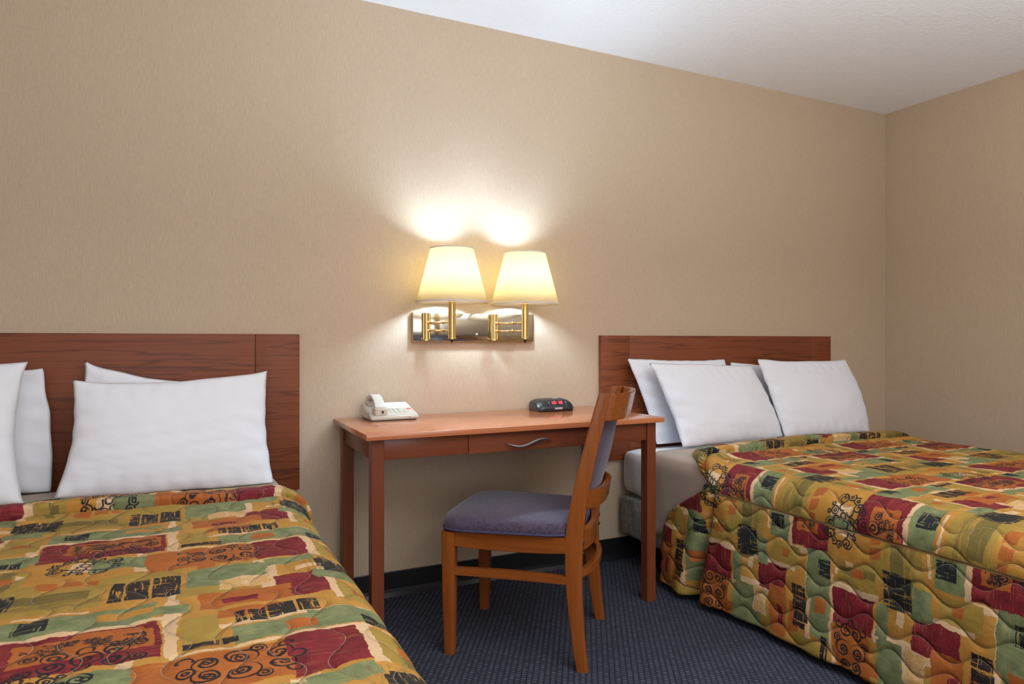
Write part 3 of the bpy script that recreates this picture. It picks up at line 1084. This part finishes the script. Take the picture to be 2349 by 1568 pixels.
# seat frame: side, front and rear aprons (scooped under), bow outwards a little
def apron(name, p, q, bow, z0, z1, th=.022, scoop=.012, mat='chair_rail', lift=0.0):
    bm = bmesh.new(); rings = []
    p = Vector((*p, 0)); q = Vector((*q, 0)); d = (q - p).normalized(); nn = Vector((-d.y, d.x, 0))
    n = 24
    for k in range(n + 1):
        t = k / n; s = 4 * t * (1 - t)
        c = p.lerp(q, t) + nn * bow * s
        za = z0 + scoop * (s - 1) * -1 * 0 + scoop * (math.sin(PI * t) ** 2) * 0
        za = z0 - scoop * (1 - (2 * t - 1) ** 2) + lift * 0
        rings.append([bm.verts.new(c + nn * a + Vector((0, 0, z))) for a, z in ((-th / 2, za), (th / 2, za), (th / 2, z1), (-th / 2, z1))])
    for A, B in zip(rings[:-1], rings[1:]):
        for k in range(4): bm.faces.new((A[k], A[(k + 1) % 4], B[(k + 1) % 4], B[k]))
    bm.faces.new(rings[0]); bm.faces.new(list(reversed(rings[-1])))
    bmesh.ops.recalc_face_normals(bm, faces=bm.faces[:])
    es = [e for e in bm.edges if len(e.link_faces) == 2 and e.calc_face_angle() > .9]
    bmesh.ops.bevel(bm, geom=es, offset=.002, segments=2, affect='EDGES')
    return auto_smooth(obj(name, bm, M[mat], chair), 45)


apron('side_apron', (-.210, .183), (-.197, -.196), .012, .367, .417, scoop=.010, mat='chair_side')
apron('side_apron', (.210, .183), (.197, -.196), -.012, .367, .417, scoop=.010, mat='chair_side')
apron('front_apron', (-.182, .208), (.182, .208), .010, .367, .417)
apron('rear_apron', (-.174, -.225), (.174, -.225), -.028, .367, .430, scoop=.004)
# stretchers
apron('stretcher', (-.205, .186), (-.203, -.197), .014, .268, .293, .022, .004, mat='chair_side')
apron('stretcher', (.205, .186), (.203, -.197), -.014, .268, .293, .022, .004, mat='chair_side')
apron('stretcher', (-.190, -.232), (.190, -.232), -.038, .285, .312, .020, .0)

# seat cushion
def seat_outline(t):
    # superellipse-ish outline, wider at the front
    a = 2 * PI * t
    c, s = math.cos(a), math.sin(a)
    e = .30
    x = math.copysign(abs(c) ** e, c); y = math.copysign(abs(s) ** e, s)
    hw = .238 + .004 * y if y > -.2 else .238
    hw = .226 + .014 * y
    yy = y * .222
    return x * hw, yy + .012 + (.012 * (1 - x * x) if y > 0 else -.02 * (1 - x * x))


bm = bmesh.new()
NA = 96
lev = [(.0, .418), (.93, .418), (.985, .421), (1.0, .430), (1.0, .438), (.992, .449), (.97, .458), (.93, .464), (.85, .469), (.6, .474), (.3, .477), (.0, .478)]
prev = None
for sc, z in lev:
    if sc == 0:
        ring = [bm.verts.new((0, .012, z))]
    else:
        ring = [bm.verts.new((seat_outline(k / NA)[0] * sc, (seat_outline(k / NA)[1] - .012) * sc + .012, z)) for k in range(NA)]
    if prev:
        if len(prev) == 1:
            for k in range(NA): bm.faces.new((prev[0], ring[(k + 1) % NA], ring[k]))
        elif len(ring) == 1:
            for k in range(NA): bm.faces.new((prev[k], prev[(k + 1) % NA], ring[0]))
        else:
            for k in range(NA): bm.faces.new((prev[k], prev[(k + 1) % NA], ring[(k + 1) % NA], ring[k]))
    prev = ring
seat = obj('seat', bm, M['seat'], chair, True)
bm = bmesh.new()
sweep(bm, [Vector((seat_outline(k / NA)[0] * 1.0, (seat_outline(k / NA)[1] - .012) * 1.0 + .012, .424)) for k in range(NA)], circ(.004, 8), closed=True)
obj('piping', bm, M['seat_pipe'], seat, True)
# screw caps on the near post
for s in (-1, 1):
    for z, y in ((.402, -.221), (.368, -.221)):
        bm = bmesh.new()
        bmesh.ops.create_uvsphere(bm, u_segments=16, v_segments=8, radius=.0075)
        for v in bm.verts: v.co = Vector((v.co.x * 1, v.co.y * .6, v.co.z)) + Vector((s * .192, y - .0275, z))
        obj('screw_cap', bm, M['darkmetal'], chair, True)

# ------------------------------------------------------------------ wall lamp
PY = YB - .022
lamp = tag(empty('wall_lamp', (1.155, YB, 1.115)), 'two-armed wall lamp with mirror backplate, brass posts and two lit cream shades', 'lamp')
lx, ly_, lz = lamp.location


def LP(x, y, z): return Vector((x - lx, y - ly_, z - lz))


bm = bmesh.new()
bx(bm, .874 - lx, 1.438 - lx, -.019, -.0005, 1.055 - lz, 1.175 - lz, .0015)
auto_smooth(obj('backplate', bm, M['mirror'], lamp))
bm = bmesh.new()
bx(bm, .8715 - lx, .8738 - lx, -.0195, -.0005, 1.055 - lz, 1.175 - lz)
bx(bm, 1.4382 - lx, 1.4400 - lx, -.0195, -.0005, 1.055 - lz, 1.175 - lz)
bx(bm, .8715 - lx, 1.4400 - lx, -.0195, -.0005, 1.0528 - lz, 1.0549 - lz)
obj('backplate_rim', bm, M['brass'], lamp)
fl = lambda a: 1 - .07 * (math.cos(a * 14) < -.2)
for bxp, pxp in ((.928, .993), (1.240, 1.326)):
    py_ = 2.610
    br = bmesh.new()
    lathe(br, [(.001, .002), (.020, .002), (.020, .008), (.0175, .009), (.0175, .118), (.001, .118)], 84, (bxp - lx, -.030, 1.055 - lz), None)
    for v in br.verts:
        a = math.atan2(v.co.y + .030, v.co.x - (bxp - lx)); rr = math.hypot(v.co.y + .030, v.co.x - (bxp - lx))
        if .016 < rr < .0185:
            k = fl(a); v.co.x = (bxp - lx) + (v.co.x - (bxp - lx)) * k; v.co.y = -.030 + (v.co.y + .030) * k
    auto_smooth(obj('bracket', br, M['brass'], lamp), 30)
    # post
    po = bmesh.new()
    c = (pxp - lx, py_ - ly_, 1.064 - lz)
    lathe(po, [(.001, -.001), (.0175, -.001), (.0175, .004), (.0155, .005)], 84, c)
    lathe(po, [(.0155, .005), (.0155, .150), (.001, .150)], 112, c, lambda a: 1 - .09 * (math.cos(a * 14) < -.1))
    lathe(po, [(.0155, .150), (.010, .152), (.010, .190), (.001, .190)], 32, c)
    # shade carrier, flared into an added cup that holds back the downward light
    lathe(po, [(.001, .160), (.014, .160), (.018, .180), (.033, .194), (.034, .202), (.001, .202)], 32, c)
    post = auto_smooth(obj('post', po, M['brass'], lamp), 30)
    fi = bmesh.new()
    lathe(fi, [(.001, -.018), (.003, -.014), (.006, -.009), (.0065, -.001), (.001, -.0005)], 20, c)
    obj('switch_knob', fi, M['darkmetal'], post, True)
    # arms: bracket -> elbow -> post, upper and lower
    el = Vector((bxp + .055 - lx, -.085, 0)) if pxp < 1.2 else Vector((bxp + .062 - lx, -.085, 0))
    for z in (1.132 - lz, 1.098 - lz):
        ar = bmesh.new()
        a0 = Vector((bxp - lx + .004, -.046, z)); e0 = Vector((el.x, el.y, z)); p0 = Vector((c[0] - .010, c[1] + .012, z))
        sweep(ar, [a0, e0], circ(.0040, 12)); sweep(ar, [e0, p0], circ(.0040, 12))
        for q, r in ((a0, .0065), (e0, .0068)):
            bmesh.ops.create_uvsphere(ar, u_segments=14, v_segments=10, radius=r, matrix=Matrix.Translation(q))
        sweep(ar, [e0 + Vector((0, 0, -.007)), e0 + Vector((0, 0, .009))], circ(.0030, 10), up=Vector((1, 0, 0)))
        obj('swing_arm', ar, M['brass'], lamp, True)
    # shade
    sh = bmesh.new()
    zb, zt, rb, rt = 1.211, 1.432, .145, .087
    C0 = (c[0], c[1], 0)
    lathe(sh, [(rb, zb - lz), (rt, zt - lz)], 72, C0)
    shade = obj('lamp_shade', sh, M['shade'], lamp, True)
    m = shade.modifiers.new('thickness', 'SOLIDIFY'); m.thickness = .0012
    for r, z in ((rb, zb - lz + .003), (rt, zt - lz - .002)):
        tr = bmesh.new()
        sweep(tr, [Vector((c[0] + (r + .0004) * math.cos(2 * PI * k / 72), c[1] + (r + .0004) * math.sin(2 * PI * k / 72), z)) for k in range(72)], rrect(.0018, .006, .0006, 2), closed=True)
        obj('shade_trim', tr, M['shade_trim'], shade, True)
    # spider ring at the top of the shade
    sp = bmesh.new()
    zz = zt - lz - .012
    for k in range(3):
        a = 2 * PI * k / 3 + .5
        sweep(sp, [Vector((c[0], c[1], zz)), Vector((c[0] + .0885 * math.cos(a), c[1] + .0885 * math.sin(a), zz))], circ(.0012, 6))
    obj('shade_ring', sp, M['brass'], shade)
    # bulb
    bu = bmesh.new()
    lathe(bu, [(.001, .203), (.016, .203), (.0215, .208), (.0225, .235), (.0225, .280), (.0215, .304), (.015, .314), (.001, .317)], 28, (c[0], c[1], c[2]))
    obj('bulb', bu, M['bulb'], lamp, True)
# the plate's middle screw
bm = bmesh.new()
bmesh.ops.create_uvsphere(bm, u_segments=16, v_segments=8, radius=.006)
for v in bm.verts: v.co = Vector((v.co.x, v.co.y * .5 - .0195, v.co.z)) + Vector((1.162 - lx, 0, 1.083 - lz))
obj('screw', bm, M['mirror'], lamp, True)

# ------------------------------------------------------------------ uplighter added unseen behind the camera for ceiling fill (its light is set at the top)
tc = tag(empty('added_floor_lamp', (1.35, -.5, 0)), 'white uplighting floor lamp added unseen behind the camera for ceiling fill', 'lamp')
bm = bmesh.new(); lathe(bm, [(.001, 0), (.14, 0), (.14, .012), (.03, .03), (.001, .03)], 40); obj('base', bm, M['whitepaint'], tc, True)
bm = bmesh.new(); lathe(bm, [(.001, .028), (.013, .028), (.013, 0.89), (.001, 0.89)], 20); obj('pole', bm, M['whitepaint'], tc, True)
bm = bmesh.new(); lathe(bm, [(.001, 0.885), (.05, 0.89), (.13, 0.92), (.19, 0.975), (.225, 1.05), (.220, 1.05), (.185, 0.985), (.125, 0.935), (.05, 0.905), (.001, 0.90)], 48); obj('lamp_shade', bm, M['whitepaint'], tc, True)

# ------------------------------------------------------------------ telephone
ph = tag(empty('telephone', (.655, 2.585, DZ), math.radians(0)), 'cream corded desk telephone with handset and red button on the desk', 'telephone')
PWD, PDP = .190, .165    # width, depth


def wedge(name, x0, x1, y0, y1, zf0, zf1, zb0, zb1, mat, parent, bev=.004):
    bm = bmesh.new()
    vs = bx(bm, 0, 1, 0, 1, 0, 1)
    for v in vs:
        x = x0 + v.co.x * (x1 - x0); y = y0 + v.co.y * (y1 - y0)
        lo = zf0 + (zb0 - zf0) * v.co.y; hi = zf1 + (zb1 - zf1) * v.co.y
        v.co = Vector((x, y, lo + (hi - lo) * v.co.z))
    if bev: bmesh.ops.bevel(bm, geom=bm.edges[:], offset=bev, segments=3, affect='EDGES')
    return auto_smooth(obj(name, bm, mat, parent), 50)


ph_h = lambda y: .020 + (.058 - .020) * y / PDP       # top surface of the body
wedge('body', 0, PWD, 0, PDP, .004, .020, .004, .058, M['phone'], ph)
wedge('foot', .008, PWD - .008, .012, PDP - .01, .0, .005, .0, .005, M['black'], ph, 0)
wedge('faceplate', .070, PWD - .006, .006, PDP - .006, ph_h(.006) - .002, ph_h(.006) + .0012, ph_h(PDP - .006) - .002, ph_h(PDP - .006) + .0012, M['phone'], ph, .0008)
wedge('number_card', .080, PWD - .012, .085, PDP - .012, ph_h(.085) - .001, ph_h(.085) + .0018, ph_h(PDP - .012) - .001, ph_h(PDP - .012) + .0018, M['card'], ph, 0)
for r in range(4):
    for c_ in range(4):
        x = .083 + c_ * .0185; y = .026 + r * .0135
        if c_ == 3 and r > 0 and r != 1: continue
        wedge('key', x, x + .0125, y, y + .0085, ph_h(y), ph_h(y) + .0040, ph_h(y + .0085), ph_h(y + .0085) + .0040, M['key'], ph, .001)
wedge('message_light', .160, .176, .062, .070, ph_h(.062), ph_h(.062) + .004, ph_h(.07), ph_h(.07) + .004, M['red_key'], ph, .0012)
# handset: an arched bar along y with two thick ends
bm = bmesh.new()
path = []; hs = []
for k in range(33):
    t = k / 32; y = .012 + .142 * t
    base = ph_h(y)
    arch = .032 * math.sin(PI * t) ** .75
    path.append((y, base + .016 + arch)); hs.append(.015 + .009 * abs(2 * t - 1) ** 6)
rings = []
for (y, z), h in zip(path, hs):
    i = path.index((y, z)); y2, z2 = path[min(i + 1, 32)]; y1, z1 = path[max(i - 1, 0)]
    tn = Vector((0, y2 - y1, z2 - z1)).normalized(); up = Vector((1, 0, 0)).cross(tn)
    wid = .040 + .008 * abs(2 * i / 32 - 1) ** 4
    rings.append([bm.verts.new(Vector((.040, y, z)) + Vector((a, 0, 0)) + up * b) for a, b in rrect(wid, h, .005, 3)])
for A, B in zip(rings[:-1], rings[1:]):
    for k in range(len(A)): bm.faces.new((A[k], A[(k + 1) % len(A)], B[(k + 1) % len(A)], B[k]))
bm.faces.new(rings[0]); bm.faces.new(list(reversed(rings[-1])))
handset = auto_smooth(obj('handset', bm, M['phone'], ph), 50)
wedge('earpiece', .016, .066, .004, .046, ph_h(.004) - .002, ph_h(.004) + .034, ph_h(.046) - .002, ph_h(.046) + .018, M['phone_side'], handset, .004)
wedge('earpiece', .016, .066, .122, .160, ph_h(.122) - .002, ph_h(.122) + .018, ph_h(.16) - .002, ph_h(.16) + .022, M['phone_side'], handset, .004)
# small dark shield mark on the near end of the handset, and the jack
bm = bmesh.new()
sh_pts = [(-.0045, .005), (.0045, .005), (.0045, .000), (.003, -.0035), (0, -.0065), (-.003, -.0035), (-.0045, .0)]
f0 = [bm.verts.new((.046 + a, .0038, .034 + b)) for a, b in sh_pts]; f1 = [bm.verts.new((.046 + a, .0030, .034 + b)) for a, b in sh_pts]
bm.faces.new(f0); bm.faces.new(f1)
for k in range(7): bm.faces.new((f0[k], f0[(k + 1) % 7], f1[(k + 1) % 7], f1[k]))
obj('shield_mark', bm, M['black'], handset)
bm = bmesh.new(); bx(bm, .150, .154, -.0006, .001, .010, .013); obj('microphone_hole', bm, M['black'], ph)
bm = bmesh.new(); bx(bm, -.0006, .001, .040, .043, .012, .030); obj('cord_slot', bm, M['black'], ph)

# ------------------------------------------------------------------ alarm clock
ck = tag(empty('alarm_clock', (1.395, 2.605, DZ), math.radians(0)), 'small black clock radio with red digits on the desk', 'clock')
CW, CD = .175, .115
# side profile (y,z), front at y=0
prof = [(0.004, 0), (.0, .010), (.004, .024), (.018, .040), (.040, .050), (.075, .054), (.105, .050), (CD, .036), (CD, .006), (CD - .004, 0)]
pr2 = [(p.y, p.z) for p in catmull([(0, a, b) for a, b in prof], 4)]
bm = bmesh.new(); rings = []
for k in range(25):
    t = k / 24; e = abs(2 * t - 1)
    x = CW * t
    sc = 1 - .22 * e ** 9; scz = 1 - .26 * e ** 6
    rings.append([bm.verts.new((x, (y - CD / 2) * sc + CD / 2, z * scz)) for y, z in pr2])
for A, B in zip(rings[:-1], rings[1:]):
    for k in range(len(A)): bm.faces.new((A[k], A[(k + 1) % len(A)], B[(k + 1) % len(A)], B[k]))
bm.faces.new(rings[0]); bm.faces.new(list(reversed(rings[-1])))
auto_smooth(obj('case', bm, M['black'], ck), 45)
# slanted display frame on the front
a = math.atan2(.030, .030)
D0 = Vector((.050, .0055, .0215)); DXv = Vector((1, 0, 0)); DUv = Vector((0, .62, .78)).normalized(); DN = DXv.cross(DUv).normalized()


def on_disp(name, u0, u1, v0, v1, lift, mat, bm=None, th=.0008, parent=ck):
    own = bm is None
    if own: bm = bmesh.new()
    vs = bx(bm, 0, 1, 0, 1, 0, 1)
    for v in vs:
        v.co = D0 + DXv * (u0 + v.co.x * (u1 - u0)) + DUv * (v0 + v.co.y * (v1 - v0)) + DN * (lift + th * v.co.z)
    if own: return obj(name, bm, mat, parent)


disp = on_disp('display', 0, .092, .000, .030, -.004, M['black'], th=.0065)
SEG = {'1': 'bc', '2': 'abged', ':': '', '8': 'abcdefg', '0': 'abcdef', '4': 'fgbc', '5': 'afgcd'}
bm = bmesh.new()
# four digits 12:18
x = .012
for ch in '12:18':
    w, h, t = .0095, .0145, .0022; y = .0115
    if ch == ':':
        on_disp('', x, x + .002, y + .004, y + .006, .0026, None, bm); on_disp('', x, x + .002, y + .010, y + .012, .0026, None, bm)
        x += .005; continue
    R = dict(a=(0, w, h - t, h), g=(0, w, h / 2 - t / 2, h / 2 + t / 2), d=(0, w, 0, t), f=(0, t, h / 2, h), e=(0, t, 0, h / 2), b=(w - t, w, h / 2, h), c=(w - t, w, 0, h / 2))
    for s in SEG[ch]:
        q = R[s]; on_disp('', x + q[0], x + q[1], y + q[2], y + q[3], .0026, None, bm)
    x += w + .005
obj('digits', bm, M['led'], disp)
bm = bmesh.new()
x = .014
for k in range(9):
    on_disp('', x, x + .0042, .005, .0085, .0026, None, bm, .0004); x += .0072
on_disp('', .003, .0045, .004, .026, .0026, None, bm, .0004); on_disp('', .0865, .088, .004, .026, .0026, None, bm, .0004)
obj('display_print', bm, M['silver'], disp)
bm = bmesh.new(); bx(bm, .075, .112, -.0022, .004, .0105, .0185); obj('badge', bm, M['silver'], ck)
bm = bmesh.new(); bx(bm, .098, .122, .058, .064, .0525, .0556, .0006); obj('snooze_bar', bm, M['silver'], ck)
